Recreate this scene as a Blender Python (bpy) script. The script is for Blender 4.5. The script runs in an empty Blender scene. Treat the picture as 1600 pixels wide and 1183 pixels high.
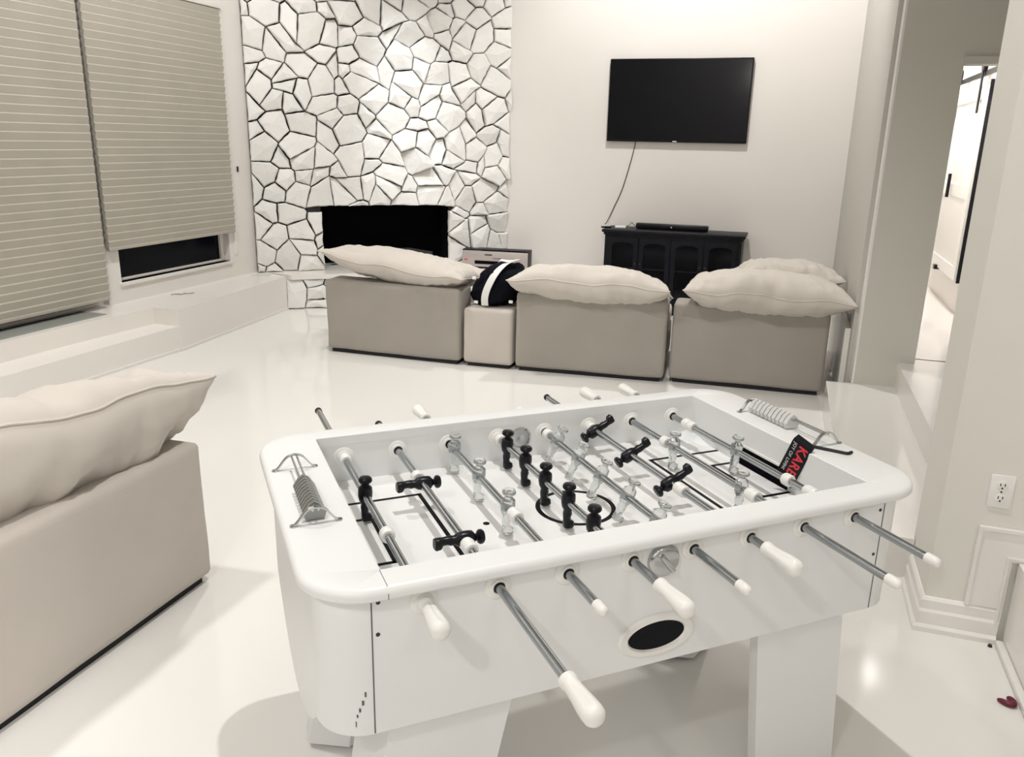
import bpy, bmesh, math, random
from mathutils import Vector, Matrix, noise
from math import pi, sin, cos, radians
random.seed(7)
C = bpy.context.scene.collection
S = bpy.context.scene

# ------------------------------------------------------------------ materials
def mat(name, col, rough=.5, metal=0, spec=.5, coat=0, trans=0, bump=None, sheen=0, var=None, ior=1.45):
    m = bpy.data.materials.new(name); m.use_nodes = True
    nt = m.node_tree; b = nt.nodes['Principled BSDF']
    b.inputs['Base Color'].default_value = (*col, 1)
    b.inputs['Roughness'].default_value = rough
    b.inputs['Metallic'].default_value = metal
    b.inputs['Specular IOR Level'].default_value = spec
    b.inputs['Coat Weight'].default_value = coat
    b.inputs['Coat Roughness'].default_value = .08
    b.inputs['Transmission Weight'].default_value = trans
    b.inputs['Sheen Weight'].default_value = sheen
    b.inputs['IOR'].default_value = ior
    tc = nt.nodes.new('ShaderNodeTexCoord')
    if bump:
        sc, st, dist = bump
        n = nt.nodes.new('ShaderNodeTexNoise'); n.inputs['Scale'].default_value = sc
        n.inputs['Detail'].default_value = 5
        nt.links.new(tc.outputs['Object'], n.inputs['Vector'])
        bp = nt.nodes.new('ShaderNodeBump'); bp.inputs['Strength'].default_value = st
        bp.inputs['Distance'].default_value = dist
        nt.links.new(n.outputs['Fac'], bp.inputs['Height'])
        nt.links.new(bp.outputs['Normal'], b.inputs['Normal'])
    if var:
        sc, amt = var
        n = nt.nodes.new('ShaderNodeTexNoise'); n.inputs['Scale'].default_value = sc
        n.inputs['Detail'].default_value = 4
        nt.links.new(tc.outputs['Object'], n.inputs['Vector'])
        r = nt.nodes.new('ShaderNodeValToRGB')
        r.color_ramp.elements[0].position = .3; r.color_ramp.elements[1].position = .7
        r.color_ramp.elements[0].color = (*[c*(1-amt) for c in col], 1)
        r.color_ramp.elements[1].color = (*[min(1, c*(1+amt)) for c in col], 1)
        nt.links.new(n.outputs['Fac'], r.inputs['Fac'])
        nt.links.new(r.outputs['Color'], b.inputs['Base Color'])
    return m

M = dict(
    wall=mat('wall_paint', (.80, .765, .73), .7, bump=(60, .08, .002), var=(1.2, .015)),
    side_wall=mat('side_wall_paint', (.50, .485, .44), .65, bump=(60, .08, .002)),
    pillar_wall=mat('pillar_paint', (.76, .75, .69), .6, bump=(60, .08, .002)),
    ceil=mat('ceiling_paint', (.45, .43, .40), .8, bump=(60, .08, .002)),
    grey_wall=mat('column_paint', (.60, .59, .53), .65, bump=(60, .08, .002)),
    trim=mat('gloss_trim', (.83, .81, .77), .3),
    bench=mat('bench_paint', (.85, .82, .775), .22, var=(1.5, .015)),
    floor=mat('white_epoxy', (.80, .785, .755), .10, spec=.55, bump=(2.5, .015, .01), var=(.8, .012)),
    step=mat('white_step_epoxy', (.76, .735, .70), .12, var=(1, .02)),
    stone=mat('painted_stone', (.80, .79, .765), .6, bump=(14, .5, .012), var=(4, .05)),
    joint=mat('stone_joint', (.035, .034, .033), .95),
    soot=mat('soot', (.002, .002, .004), .9, spec=.1),
    glass=mat('night_glass', (.002, .003, .008), .12, spec=.12),
    blind=mat('blind_fabric', (.46, .43, .37), .9, bump=(300, .25, .001), var=(2, .04)),
    frame=mat('window_frame', (.80, .775, .74), .4),
    tvglass=mat('tv_screen', (.0015, .002, .004), .12, spec=.3),
    black=mat('black_wood', (.003, .0035, .008), .45, spec=.3, bump=(40, .1, .001)),
    blackpl=mat('black_plastic', (.004, .004, .007), .3, spec=.35),
    rubber=mat('black_rubber', (.012, .012, .016), .6),
    white=mat('table_paint', (.82, .83, .825), .38, bump=(200, .02, .0005)),
    field=mat('playfield', (.86, .86, .85), .3),
    line=mat('field_line', (.004, .004, .007), .5, spec=.15),
    seam=mat('seam_dark', (.12, .12, .12), .7),
    chrome=mat('chrome', (.50, .51, .52), .16, metal=1, bump=(400, .03, .0003)),
    rod=mat('steel_rod', (.42, .45, .47), .2, metal=1),
    clear=mat('clear_acrylic', (.86, .88, .88), .04, trans=.85, ior=1.49),
    frost=mat('frosted_bead', (.86, .86, .85), .25, trans=.35),
    plastic=mat('white_plastic', (.84, .83, .80), .35),
    fabric=mat('sofa_fabric', (.355, .328, .29), .95, sheen=.15, bump=(350, .3, .001), var=(3, .045)),
    fabric_pale_lit=mat('pale_lit_sofa_fabric', (.55, .505, .455), .95, sheen=.15, bump=(350, .3, .001), var=(3, .045)),  # narrow block's own tone; partly paints in missing light on the large module
    cushion=mat('cushion_fabric', (.60, .555, .50), .95, sheen=.2, bump=(350, .25, .001), var=(5, .03)),
    silver=mat('silver_front', (.56, .50, .48), .38, metal=.4),
    red=mat('red_print', (.75, .05, .07), .5),
    whiteprint=mat('white_print', (.75, .75, .75), .5),
    maroon=mat('maroon_rubber', (.13, .008, .03), .4),
    greyslab=mat('grey_slab', (.33, .34, .32), .3),
    screw=mat('dark_screw', (.05, .05, .05), .4, metal=.6),
    dgrey=mat('dark_grey_bead', (.30, .31, .30), .3, metal=.75),
    bag=mat('black_cloth', (.004, .004, .008), .9, spec=.15, bump=(60, .4, .004)),
    strapw=mat('white_webbing', (.80, .79, .77), .8, bump=(200, .3, .001)),
)

# ------------------------------------------------------------------ helpers
def link(name, bm, m, parent=None, smooth=False):
    bmesh.ops.recalc_face_normals(bm, faces=bm.faces[:])
    me = bpy.data.meshes.new(name); bm.to_mesh(me); bm.free()
    if m: me.materials.append(M[m] if isinstance(m, str) else m)
    if smooth:
        me.polygons.foreach_set('use_smooth', [True]*len(me.polygons))
        if smooth != 'all':
            me.set_sharp_from_angle(angle=radians(38))
    o = bpy.data.objects.new(name, me); C.objects.link(o)
    if parent: o.parent = parent
    return o
def tag(o, label, cat, group=None):
    o['label'] = label; o['category'] = cat
    if group: o['group'] = group
    return o
def thing(name, loc, rz, label, cat, group=None):
    o = bpy.data.objects.new(name, None); o.empty_display_size = .1; C.objects.link(o)
    o.location = loc; o.rotation_euler = (0, 0, rz)
    return tag(o, label, cat, group)
def struct(o):
    o['kind'] = 'structure'; return o
def T(m, v): return m @ Vector(v)
def add_box(bm, x0, x1, y0, y1, z0, z1, bev=0, seg=2, mx=None):
    vs = [bm.verts.new((x, y, z)) for z in (z0, z1) for y in (y0, y1) for x in (x0, x1)]
    F = [(0,1,3,2), (4,6,7,5), (0,4,5,1), (2,3,7,6), (0,2,6,4), (1,5,7,3)]
    fs = [bm.faces.new([vs[i] for i in f]) for f in F]
    if bev:
        es = list({e for f in fs for e in f.edges})
        r = bmesh.ops.bevel(bm, geom=es, offset=bev, segments=seg, profile=.5, affect='EDGES')
        vs = list({v for f in r['faces'] for v in f.verts} | {v for v in vs if v.is_valid})
    if mx:
        for v in vs:
            if v.is_valid: v.co = mx @ v.co
    return vs
def box(name, d, m, parent=None, bev=0, seg=2, mx=None):
    bm = bmesh.new(); add_box(bm, *d, bev=bev, seg=seg, mx=mx)
    return link(name, bm, m, parent, smooth=bool(bev))
def add_prism(bm, poly, z0, z1):
    a = [bm.verts.new((p[0], p[1], z0)) for p in poly]; b = [bm.verts.new((p[0], p[1], z1)) for p in poly]
    n = len(poly)
    bm.faces.new(a[::-1]); bm.faces.new(b)
    for i in range(n): bm.faces.new((a[i], a[(i+1) % n], b[(i+1) % n], b[i]))
def prism(name, poly, z0, z1, m, parent=None):
    bm = bmesh.new(); add_prism(bm, poly, z0, z1); return link(name, bm, m, parent)
def loft(bm, loops, closed=False, cap=True):
    R = [[bm.verts.new(p) for p in L] for L in loops]; n = len(R[0])
    rng = range(len(R)) if closed else range(len(R)-1)
    for k in rng:
        a, b = R[k], R[(k+1) % len(R)]
        for i in range(n):
            try: bm.faces.new((a[i], a[(i+1) % n], b[(i+1) % n], b[i]))
            except ValueError: pass
    if cap and not closed:
        bm.faces.new(R[0][::-1]); bm.faces.new(R[-1])
    return R
def frame_of(d):
    d = Vector(d).normalized(); up = Vector((0, 0, 1)) if abs(d.z) < .95 else Vector((1, 0, 0))
    x = d.cross(up).normalized(); y = x.cross(d).normalized(); return x, y
def add_lathe(bm, p, d, prof, n=20, cap=True, mod=None):
    """prof: [(t along d, radius)]"""
    p = Vector(p); d = Vector(d).normalized(); x, y = frame_of(d)
    loops = []
    for t, r in prof:
        L = []
        for i in range(n):
            a = 2*pi*i/n; rr = r*(mod(a, t) if mod else 1)
            L.append(p+d*t+x*(cos(a)*rr)+y*(sin(a)*rr))
        loops.append(L)
    loft(bm, loops, cap=cap)
def add_tube(bm, pts, r, n=8, flat=None):
    pts = [Vector(p) for p in pts]; loops = []
    px = None
    for i, p in enumerate(pts):
        d = (pts[min(i+1, len(pts)-1)]-pts[max(i-1, 0)]).normalized()
        if px is None: x, y = frame_of(d)
        else:
            x = (px-d*px.dot(d)).normalized(); y = x.cross(d)
        px = x
        rr = r(i/(len(pts)-1)) if callable(r) else r
        loops.append([p+x*cos(2*pi*k/n)*rr+y*sin(2*pi*k/n)*rr*(flat or 1) for k in range(n)])
    loft(bm, loops)
def rrect(hw, hd, r, z, n=8, ns=10, zf=None, cx=0, cy=0):
    pts = []
    cs = [(hw-r, hd-r, 0), (-hw+r, hd-r, pi/2), (-hw+r, -hd+r, pi), (hw-r, -hd+r, 3*pi/2)]
    for k, (x, y, a0) in enumerate(cs):
        arc = [(x+r*cos(a0+pi/2*i/n), y+r*sin(a0+pi/2*i/n)) for i in range(n+1)]
        pts += arc
        nx, ny, na = cs[(k+1) % 4]
        e = (nx+r*cos(na), ny+r*sin(na)); s = arc[-1]
        pts += [(s[0]+(e[0]-s[0])*j/(ns+1), s[1]+(e[1]-s[1])*j/(ns+1)) for j in range(1, ns+1)]
    return [Vector((cx+x, cy+y, (zf(x, y) if zf else z))) for x, y in pts]
def smoothstep(t): t = max(0, min(1, t)); return t*t*(3-2*t)

# ------------------------------------------------------------------ camera
cam = bpy.data.cameras.new('camera'); co = bpy.data.objects.new('camera', cam); C.objects.link(co)
fpx, pit, roll, yaw, H = 1262., .2852, .0211, .3188, 1.65
F0 = Vector((0, cos(pit), -sin(pit))); U0 = Vector((0, sin(pit), cos(pit))); R0 = Vector((1, 0, 0))
Rv = R0*cos(roll)+U0*sin(roll); Uv = -R0*sin(roll)+U0*cos(roll)
rz = Matrix.Rotation(yaw, 3, 'Z')
Rv, Uv, Fv = rz @ Rv, rz @ Uv, rz @ F0
co.matrix_world = Matrix(((Rv.x, Uv.x, -Fv.x, 0), (Rv.y, Uv.y, -Fv.y, 0), (Rv.z, Uv.z, -Fv.z, H), (0, 0, 0, 1)))
cam.sensor_width = 36; cam.lens = fpx/1600*36; cam.clip_start = .05
S.camera = co

# ------------------------------------------------------------------ room shell
YT = 8.54; XW = -5.03; ZC = 5.0
struct(box('floor', (-5.3, 6.2, -4.2, YT+.1, -.1, 0), 'floor'))
struct(box('ceiling', (-5.3, 6.2, -4.2, 11, ZC, ZC+.1), 'ceil'))
bm = bmesh.new()
NY0, NY1, FY0, FY1 = 2.6, 4.99, 5.14, 6.52      # near and far window openings
add_box(bm, XW-.2, XW, -4.2, NY0, 0, ZC)
add_box(bm, XW-.2, XW, NY0, NY1, 0, .33); add_box(bm, XW-.2, XW, NY0, NY1, 2.66, ZC)
add_box(bm, XW-.2, XW, NY1, FY0, 0, ZC)
add_box(bm, XW-.2, XW, FY0, FY1, 0, .495); add_box(bm, XW-.2, XW, FY0, FY1, 2.70, ZC)
add_box(bm, XW-.2, XW, FY1, YT+.1, 0, ZC)
struct(link('wall_left', bm, 'wall'))
struct(box('wall_back', (-5.3, .60, YT, YT+.12, 0, ZC), 'wall'))
struct(box('wall_front', (-5.3, 6.2, -4.3, -4.2, 0, ZC), 'wall'))
struct(box('wall_far_right', (6.1, 6.2, -4.2, 3.24, 0, ZC), 'wall'))
# side wall returning from the television wall and the wide face with the doorway
bm = bmesh.new()
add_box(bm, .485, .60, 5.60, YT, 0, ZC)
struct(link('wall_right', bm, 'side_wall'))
bm = bmesh.new()
add_box(bm, .525, .862, 5.47, 5.60, 0, ZC)
add_box(bm, .862, 2.3, 5.47, 5.60, 2.125, ZC)
add_box(bm, 1.62, 2.3, 5.47, 5.60, .355, 2.125)
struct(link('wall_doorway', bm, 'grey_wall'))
bm = bmesh.new()
add_box(bm, .612, 6.2, 2.89, 3.24, 0, ZC)
struct(link('wall_pillar', bm, 'pillar_wall'))
struct(box('baseboard_side', (.452, .485, 5.72, 8.5, 0, .50), 'trim'))
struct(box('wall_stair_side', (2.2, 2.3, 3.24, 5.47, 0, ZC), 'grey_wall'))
# low white return seen between the last sofa and the wall
# light vertical edge of the column and door head trim
struct(box('trim_2', (.512, .5245, 5.47, 5.60, .19, ZC), 'trim'))
struct(box('trim_3', (.85, 1.64, 5.455, 5.475, 2.127, 2.165), 'grey_wall'))
# steps
struct(prism('floor_step_lower', [(.358, 3.21), (.61, 3.21), (.61, 3.24), (2.2, 3.24), (2.2, 5.47), (.525, 5.47), (.358, 5.455)], 0, .193, 'step'))
struct(prism('floor_step_upper', [(.775, 3.24), (2.2, 3.24), (2.2, 5.62), (.862, 5.62), (.862, 5.47), (.765, 5.47)], .193, .357, 'step'))
# hallway beyond the doorway
struct(box('floor_hallway', (.61, 2.3, 5.60, 10.9, .2, .357), 'step'))
struct(box('wall_hallway_right', (1.4, 1.5, 5.60, 10.9, .357, ZC), 'wall'))
struct(box('wall_hallway_left', (.60, .66, 5.60, 10.9, .2, ZC), 'wall'))
struct(box('wall_hallway_end', (.6, 2.3, 10.8, 10.9, .2, ZC), 'wall'))
struct(box('ceiling_hallway', (.6, 1.5, 5.60, 10.8, 2.9, 3.0), 'wall'))

# baseboards on the pillar: a cove base and a casing that turns up and over the low platform
bm = bmesh.new()
def base_run(bm, poly, prof):
    """sweep profile [(out,z)] along axis-aligned floor polyline, offset to the left-hand normal"""
    n = len(poly); loops = []
    for o_, z in prof:
        L = []
        for i, p in enumerate(poly):
            p = Vector(p)
            d1 = (Vector(poly[min(i+1, n-1)])-Vector(poly[min(i, n-2)])).normalized() if i < n-1 else None
            d0 = (p-Vector(poly[i-1])).normalized() if i > 0 else None
            n1 = Vector((-d1.y, d1.x)) if d1 else None; n0 = Vector((-d0.y, d0.x)) if d0 else None
            if n0 and n1:
                m_ = (n0+n1); m_ = m_/(m_.dot(n0))
            else: m_ = n0 or n1
            q = p+m_*o_; L.append(bm.verts.new((q.x, q.y, z)))
        loops.append(L)
    for a, b in zip(loops, loops[1:]):
        for i in range(n-1): bm.faces.new((a[i], a[i+1], b[i+1], b[i]))
prof = [(0, 0), (.028, 0), (.028, .018), (.018, .028), (.018, .075), (.012, .085), (.012, .118), (.005, .128), (.0, .13)]
base_run(bm, [(.612, 3.21), (.612, 2.89), (.85, 2.89)][::-1], prof)
struct(link('baseboard_pillar', bm, 'trim'))
bm = bmesh.new()
yy = 2.888
for (a, b, t) in ((0, .012, .016), (.012, .10, .009), (.10, .108, .016), (.108, .118, .011)):
    add_box(bm, .735+a, .735+b, yy-t, yy+.001, .13 if a < .1 else .02, .43-b)
    add_box(bm, .735+a, 2.6, yy-t, yy+.001, .43-b, .43-a)
struct(link('trim_4', bm, 'trim'))
struct(box('floor_platform', (.872, 2.6, .6, 2.876, 0, .315), 'bench'))
bm = bmesh.new()
add_box(bm, .845, .872, .6, 2.86, 0, .024, bev=.008)
struct(link('baseboard_platform', bm, 'trim', smooth=True))
# baseboard strip at the foot of the lower step
struct(box('baseboard_step', (.36, .60, 3.185, 3.21, 0, .02), 'trim'))

# window bench in front of the left wall
bm = bmesh.new()
add_prism(bm, [(XW, 5.07), (-4.44, 5.07), (-4.612, 6.80), (-5.0, 6.94), (XW, 6.94)], 0, .332)
struct(link('trim_5', bm, 'bench'))
bm = bmesh.new()
add_prism(bm, [(XW, -1), (-4.80, -1), (-4.73, 4.3), (-4.68, 5.07), (XW, 5.07)], 0, .332)
add_prism(bm, [(-4.9, -1), (-4.5, -1), (-4.455, 5.07), (-4.9, 5.07)], 0, .20)
struct(link('trim_6', bm, 'bench'))
bm = bmesh.new()
add_prism(bm, [(-4.6, -1), (-4.488, -1), (-4.441, 5.08), (-4.5, 5.08)], 0, .022)
add_prism(bm, [(-4.5, 5.07), (-4.428, 5.07), (-4.60, 6.80), (-4.64, 6.80)], 0, .022)
struct(link('baseboard_bench', bm, 'trim'))
struct(box('trim_7', (XW-.02, -4.80, 2.6, 4.72, .332, .337), 'greyslab'))  # thin grey slab on the bench top beside the near window

# ------------------------------------------------------------------ windows
def window(n, y0, y1, z0, z1):
    r = bpy.data.objects.new('window_%d' % n, None); C.objects.link(r); struct(r)
    r.location = (XW, (y0+y1)/2, z0)
    hw = (y1-y0)/2; h = z1-z0
    bm = bmesh.new()
    for a in ((-hw, -hw+.05, 0, h), (hw-.05, hw, 0, h), (-hw+.05, hw-.05, 0, .022), (-hw+.05, hw-.05, h-.05, h)):
        add_box(bm, -.12, -.06, a[0], a[1], a[2], a[3], bev=.004)
    link('window_frame', bm, 'frame', r, True)
    box('pane', (-.095, -.085, -hw+.05, hw-.05, .02, h-.05), 'glass', r)
    box('window_sill', (-.19, .018, -hw-.02, hw+.02, -.03, 0), 'frame', r, bev=.004)
    return r
window(1, NY0, NY1, .337, 2.66)
window(2, FY0, FY1, .495, 2.70)
# white casing strips around the far window
bm = bmesh.new()
add_box(bm, XW, XW+.012, FY1+.07, FY1+.105, .55, 2.84)
add_box(bm, XW, XW+.03, 5.0, FY1+.105, 2.74, 2.80)
struct(link('trim_8', bm, 'frame'))
struct(box('wall_outside_night', (-6.6, -6.5, 0, 9, -.5, ZC), 'soot'))

def blind(y0, y1, z0, z1, x, lab, seed):
    r = thing('window_blind', (x, (y0+y1)/2, z0), 0, lab, 'blind', 'pleated window blinds')
    hw = (y1-y0)/2; h = z1-z0-.04; p = .058; n = int(h/p)
    bm = bmesh.new(); ny = 12
    rows = []
    prof = [(0, .0), (.30, .004), (.80, .0105), (.86, .0115), (.97, .001)]
    zz = []
    for k in range(n):
        for t, o_ in prof: zz.append((.02+(k+t)*h/n, o_))
    zz.append((h+.02, 0))
    for side in (1, -1):
        g = []
        for z, o_ in zz:
            row = []
            for j in range(ny+1):
                y = -hw+2*hw*j/ny
                wob = .0012*noise.noise(Vector((y*6, z*30, seed)))
                row.append(bm.verts.new((side*(.009+o_)+wob, y, z)))
            g.append(row)
        for a, b in zip(g, g[1:]):
            for j in range(ny): bm.faces.new((a[j], a[j+1], b[j+1], b[j]))
        rows.append(g)
    for j in (0, ny):
        for i in range(len(zz)-1):
            bm.faces.new((rows[0][i][j], rows[0][i+1][j], rows[1][i+1][j], rows[1][i][j]))
    link('pleated_shade', bm, 'blind', r, True)
    box('bottom_rail', (-.014, .016, -hw, hw, 0, .028), 'blind', r, bev=.004)
    box('headrail', (-.02, .03, -hw, hw, h+.02, h+.06), 'frame', r, bev=.004)
    return r
blind(5.0, 6.56, .765, 2.75, -4.992, 'taupe pleated blind pulled short, dark glass showing beneath it', 3)
blind(2.3, 4.93, .395, 2.85, -4.972, 'taupe pleated blind nearest the camera hanging almost to the bench', 8)
bm = bmesh.new(); add_box(bm, 0, .014, -.008, .008, 0, .05, bev=.003)
o = link('cord_cleat', bm, 'screw', None, True); o.location = (XW, 6.72, 1.32)
tag(o, 'tiny dark cord cleat on the white wall between blind and stones', 'cleat')

# ------------------------------------------------------------------ fireplace (diagonal corner)
FP = thing('fireplace', (-5.02, 6.92, 0), math.atan2(.616, .788), 'white painted stone corner fireplace with dark firebox and low hearth', 'fireplace')
# local x along the wall, local -y into the room
LW = 2.66; HZ = .337
fb0, fb1, fbz = .665, 1.985, .985
def clip(poly, p, nrm):
    out = []
    for i in range(len(poly)):
        a, b = poly[i], poly[(i+1) % len(poly)]
        da = (a[0]-p[0])*nrm[0]+(a[1]-p[1])*nrm[1]; db = (b[0]-p[0])*nrm[0]+(b[1]-p[1])*nrm[1]
        if da <= 0: out.append(a)
        if (da < 0 < db) or (db < 0 < da):
            t = da/(da-db); out.append((a[0]+(b[0]-a[0])*t, a[1]+(b[1]-a[1])*t))
    return out
def area(p): return sum(p[i][0]*p[(i+1) % len(p)][1]-p[(i+1) % len(p)][0]*p[i][1] for i in range(len(p)))/2
def stones(bm, x0, x1, z0, z1, hole, y_base, seed, sz=(.115, .245)):
    rnd = random.Random(seed); pts = []
    WA = .11
    def fe(p):
        k = min(p[0]-x0, x1-p[0], p[1]-z0, z1-p[1])
        if hole:
            dx = max(hole[0]-p[0], p[0]-hole[1], 0); dz = max(p[1]-hole[2], 0)
            k = min(k, math.hypot(dx, dz))
        return smoothstep(k/.10)
    tries = 0
    while tries < 30000:
        tries += 1
        x, z = rnd.uniform(x0, x1), rnd.uniform(z0, z1)
        if hole and hole[0] < x < hole[1] and z < hole[2]: continue
        md = rnd.uniform(*sz)
        if all(((x-a)/1.1)**2+((z-b)*1.05)**2 > (md*.5+c*.5)**2 for a, b, c in pts): pts.append((x, z, md))
    for i, (x, z, c) in enumerate(pts):
        poly = [(x0, z0), (x1, z0), (x1, z1), (x0, z1)]
        nb = sorted((q for j, q in enumerate(pts) if j != i), key=lambda q: (q[0]-x)**2+(q[1]-z)**2)[:18]
        for q in nb:
            d = (q[0]-x, q[1]-z); L2 = d[0]**2+d[1]**2
            w = .5+(c*c-q[2]**2)*.12/L2
            m_ = (x+d[0]*w, z+d[1]*w); poly = clip(poly, m_, d)
            if len(poly) < 3: break
        if len(poly) < 3: continue
        if hole:
            a, b, h = hole
            inside = any(a < p[0] < b and p[1] < h for p in poly) or any(a < (p[0]+q[0])/2 < b and (p[1]+q[1])/2 < h for p, q in zip(poly, poly[1:]+poly[:1]))
            if inside:
                if z >= h: poly = clip(poly, (0, h), (0, -1))
                elif x <= a: poly = clip(poly, (a, 0), (1, 0))
                else: poly = clip(poly, (b, 0), (-1, 0))
        if len(poly) < 3 or area(poly) < .0003: continue
        # drop tiny edges, then jitter corners and break long edges
        P = []
        for k, p in enumerate(poly):
            q = poly[(k+1) % len(poly)]
            if len(poly) < 5 or math.hypot(q[0]-p[0], q[1]-p[1]) > .010: P.append(p)
        if len(P) < 3: continue
        P = [(p[0]+WA*noise.noise(Vector((p[0]*4.5+seed, p[1]*4.5, 1)))*fe(p), p[1]+WA*noise.noise(Vector((p[0]*4.5+seed, p[1]*4.5, 7)))*fe(p)) for p in P]
        gap = rnd.uniform(.003, .009)
        cx = sum(p[0] for p in P)/len(P); cz = sum(p[1] for p in P)/len(P)
        R = []
        for k, p in enumerate(P):
            q = P[(k+1) % len(P)]
            R.append(p)
            L = math.hypot(q[0]-p[0], q[1]-p[1])
            ns = int(L/.045)
            for s_ in range(1, ns+1):
                t = s_/(ns+1); off = rnd.uniform(-.0035, .0025)
                nx, nz = (q[1]-p[1])/L, -(q[0]-p[0])/L
                R.append((p[0]+(q[0]-p[0])*t+nx*off, p[1]+(q[1]-p[1])*t+nz*off))
        def shrink(R, g, corner=0):
            out = []
            for p in R:
                d = (cx-p[0], cz-p[1]); L = math.hypot(*d) or 1
                out.append((p[0]+d[0]/L*min(g, L*.6), p[1]+d[1]/L*min(g, L*.6)))
            return out
        tx, tz = rnd.gauss(0, .13), rnd.gauss(0, .13)
        dep = rnd.uniform(.045, .085)
        fy = lambda p, e: y_base-(dep+e+tx*(p[0]-cx)+tz*(p[1]-cz))
        r0 = shrink(R, gap); r1 = shrink(R, gap+.005); r2 = shrink(R, gap+.013)
        V0 = [bm.verts.new((p[0], y_base, p[1])) for p in r0]
        V1 = [bm.verts.new((p[0], min(fy(p, -.016), y_base-.01), p[1])) for p in r0]
        V2 = [bm.verts.new((p[0], min(fy(p, -.004), y_base-.014), p[1])) for p in r1]
        V3 = [bm.verts.new((p[0], min(fy(p, rnd.uniform(-.001, .003)), y_base-.016), p[1])) for p in r2]
        n = len(R)
        for A, B in ((V0, V1), (V1, V2), (V2, V3)):
            for k in range(n): bm.faces.new((A[k], A[(k+1) % n], B[(k+1) % n], B[k]))
        # facetted face: off centre peak(s)
        pk = (cx+rnd.uniform(-.25, .25)*c, cz+rnd.uniform(-.25, .25)*c)
        vp = bm.verts.new((pk[0], fy(pk, rnd.uniform(.002, .022)), pk[1]))
        for k in range(n): bm.faces.new((V3[k], V3[(k+1) % n], vp))
bm = bmesh.new()
stones(bm, .0, LW, HZ, 4.2, (fb0, fb1, fbz), .0, 11)
link('stone_face', bm, 'stone', FP)
bm = bmesh.new()
for a in ((-.0, fb0-.01, HZ, fbz), (fb1+.01, LW, HZ, fbz), (0, LW, fbz+.01, 4.25)):
    add_box(bm, a[0]+.004, a[1]-.004, -.001, .10, a[2], a[3])
link('stone_joints', bm, 'joint', FP)
bm = bmesh.new()
w = .03
add_box(bm, fb0-w, fb0-.011, .02, .44, HZ, fbz+w); add_box(bm, fb1+.011, fb1+w, .02, .44, HZ, fbz+w)
add_box(bm, fb0-w, fb1+w, .10, .44, fbz+.011, fbz+w); add_box(bm, fb0-w, fb1+w, .44, .47, HZ, fbz+w)
add_box(bm, fb0-w, fb1+w, .10, .44, HZ-.02, HZ)
link('firebox', bm, 'soot', FP)
bm = bmesh.new()
rnd = random.Random(4)
for k in range(4):
    x = fb0+.35+k*.2; add_tube(bm, [(x-.25, .25+.04*k, HZ+.08+.03*(k % 2)), (x, .27, HZ+.1+.03*(k % 2)), (x+.25, .3-.03*k, HZ+.09)], .04, 10)
add_box(bm, fb0+.2, fb1-.2, .17, .19, HZ, HZ+.035); add_box(bm, fb0+.2, fb1-.2, .36, .38, HZ, HZ+.035)
link('fire_log', bm, 'joint', FP, True)
# hearth: stone front with a smooth slab
bm = bmesh.new()
add_prism(bm, [(.26, -.265), (LW+.55, -.27), (LW+.13, .02), (.32, .02)], 0, HZ-.03)
link('hearth_core', bm, 'joint', FP)
bm = bmesh.new()
add_prism(bm, [(.02, .04), (.02, -.0), (.30, -.335), (LW+.52, -.335), (LW+.12, .0), (LW+.1, .04), (fb1, .04), (fb1, .44), (fb0, .44), (fb0, .04)], HZ-.045, HZ+.001)
link('hearth_slab', bm, 'bench', FP)
bm = bmesh.new()
stones(bm, .245, LW+.5, .004, HZ-.045, None, -.268, 5, sz=(.12, .24))
link('hearth_stones', bm, 'stone', FP)
for (x, y, z, rr) in ((.40, -.045, .46, .018), (.60, -.335, .09, .012)):
    bm = bmesh.new(); add_lathe(bm, (x, y+.03, z), (0, -1, 0), [(0, rr), (.028, rr), (.03, rr*.6), (.038, rr*.55), (.038, .001)], 16)
    link('gas_valve', bm, 'screw', FP, True)
# wall hidden behind the stones closing the corner
bm = bmesh.new()
d = Vector((.788, .616)); n = Vector((.616, -.788)); p0 = Vector((-5.02, 6.92))
def Q(s_, t): q = p0+d*s_-n*t; return (q.x, q.y)
add_prism(bm, [Q(-.1, .05), Q(LW+.02, .05), Q(LW+.02, .10), Q(-.1, .10)][::-1], 1.05, ZC)
struct(link('wall_corner', bm, 'joint'))

# ------------------------------------------------------------------ television, console, boxes
tv = thing('television', (-1.145, YT, 1.675), 0, 'large black flat television hung on the pale wall', 'television')
W2, HT = .692, .788
box('tv_housing', (-W2, W2, -.05, -.008, 0, HT), 'blackpl', tv, bev=.006)
box('screen', (-W2+.012, W2-.012, -.0525, -.049, .022, HT-.012), 'tvglass', tv)
box('wall_mount', (-.2, .2, -.008, 0, .2, .6), 'blackpl', tv)
box('logo_plate', (-.02, .02, -.054, -.049, .004, .014), 'whiteprint', tv)
cord = [(-1.54, YT-.004, 1.70), (-1.555, YT-.012, 1.60), (-1.60, YT-.01, 1.40), (-1.66, YT-.01, 1.18), (-1.735, YT-.01, 1.0), (-1.79, YT-.04, .86), (-1.795, YT-.12, .845)]
def smooth_path(p, k=6):
    p = [Vector(q) for q in p]; out = []
    for i in range(len(p)-1):
        a, b, c, d_ = p[max(i-1, 0)], p[i], p[i+1], p[min(i+2, len(p)-1)]
        for j in range(k):
            t = j/k; out.append(.5*((2*b)+(c-a)*t+(2*a-5*b+4*c-d_)*t*t+(3*b-a-3*c+d_)*t**3))
    out.append(p[-1]); return out
bm = bmesh.new(); add_tube(bm, smooth_path(cord), .0042, 6)
tag(link('power_cord', bm, 'rubber', None, True), 'thin black cord running from the television down to the console', 'cord')

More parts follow.
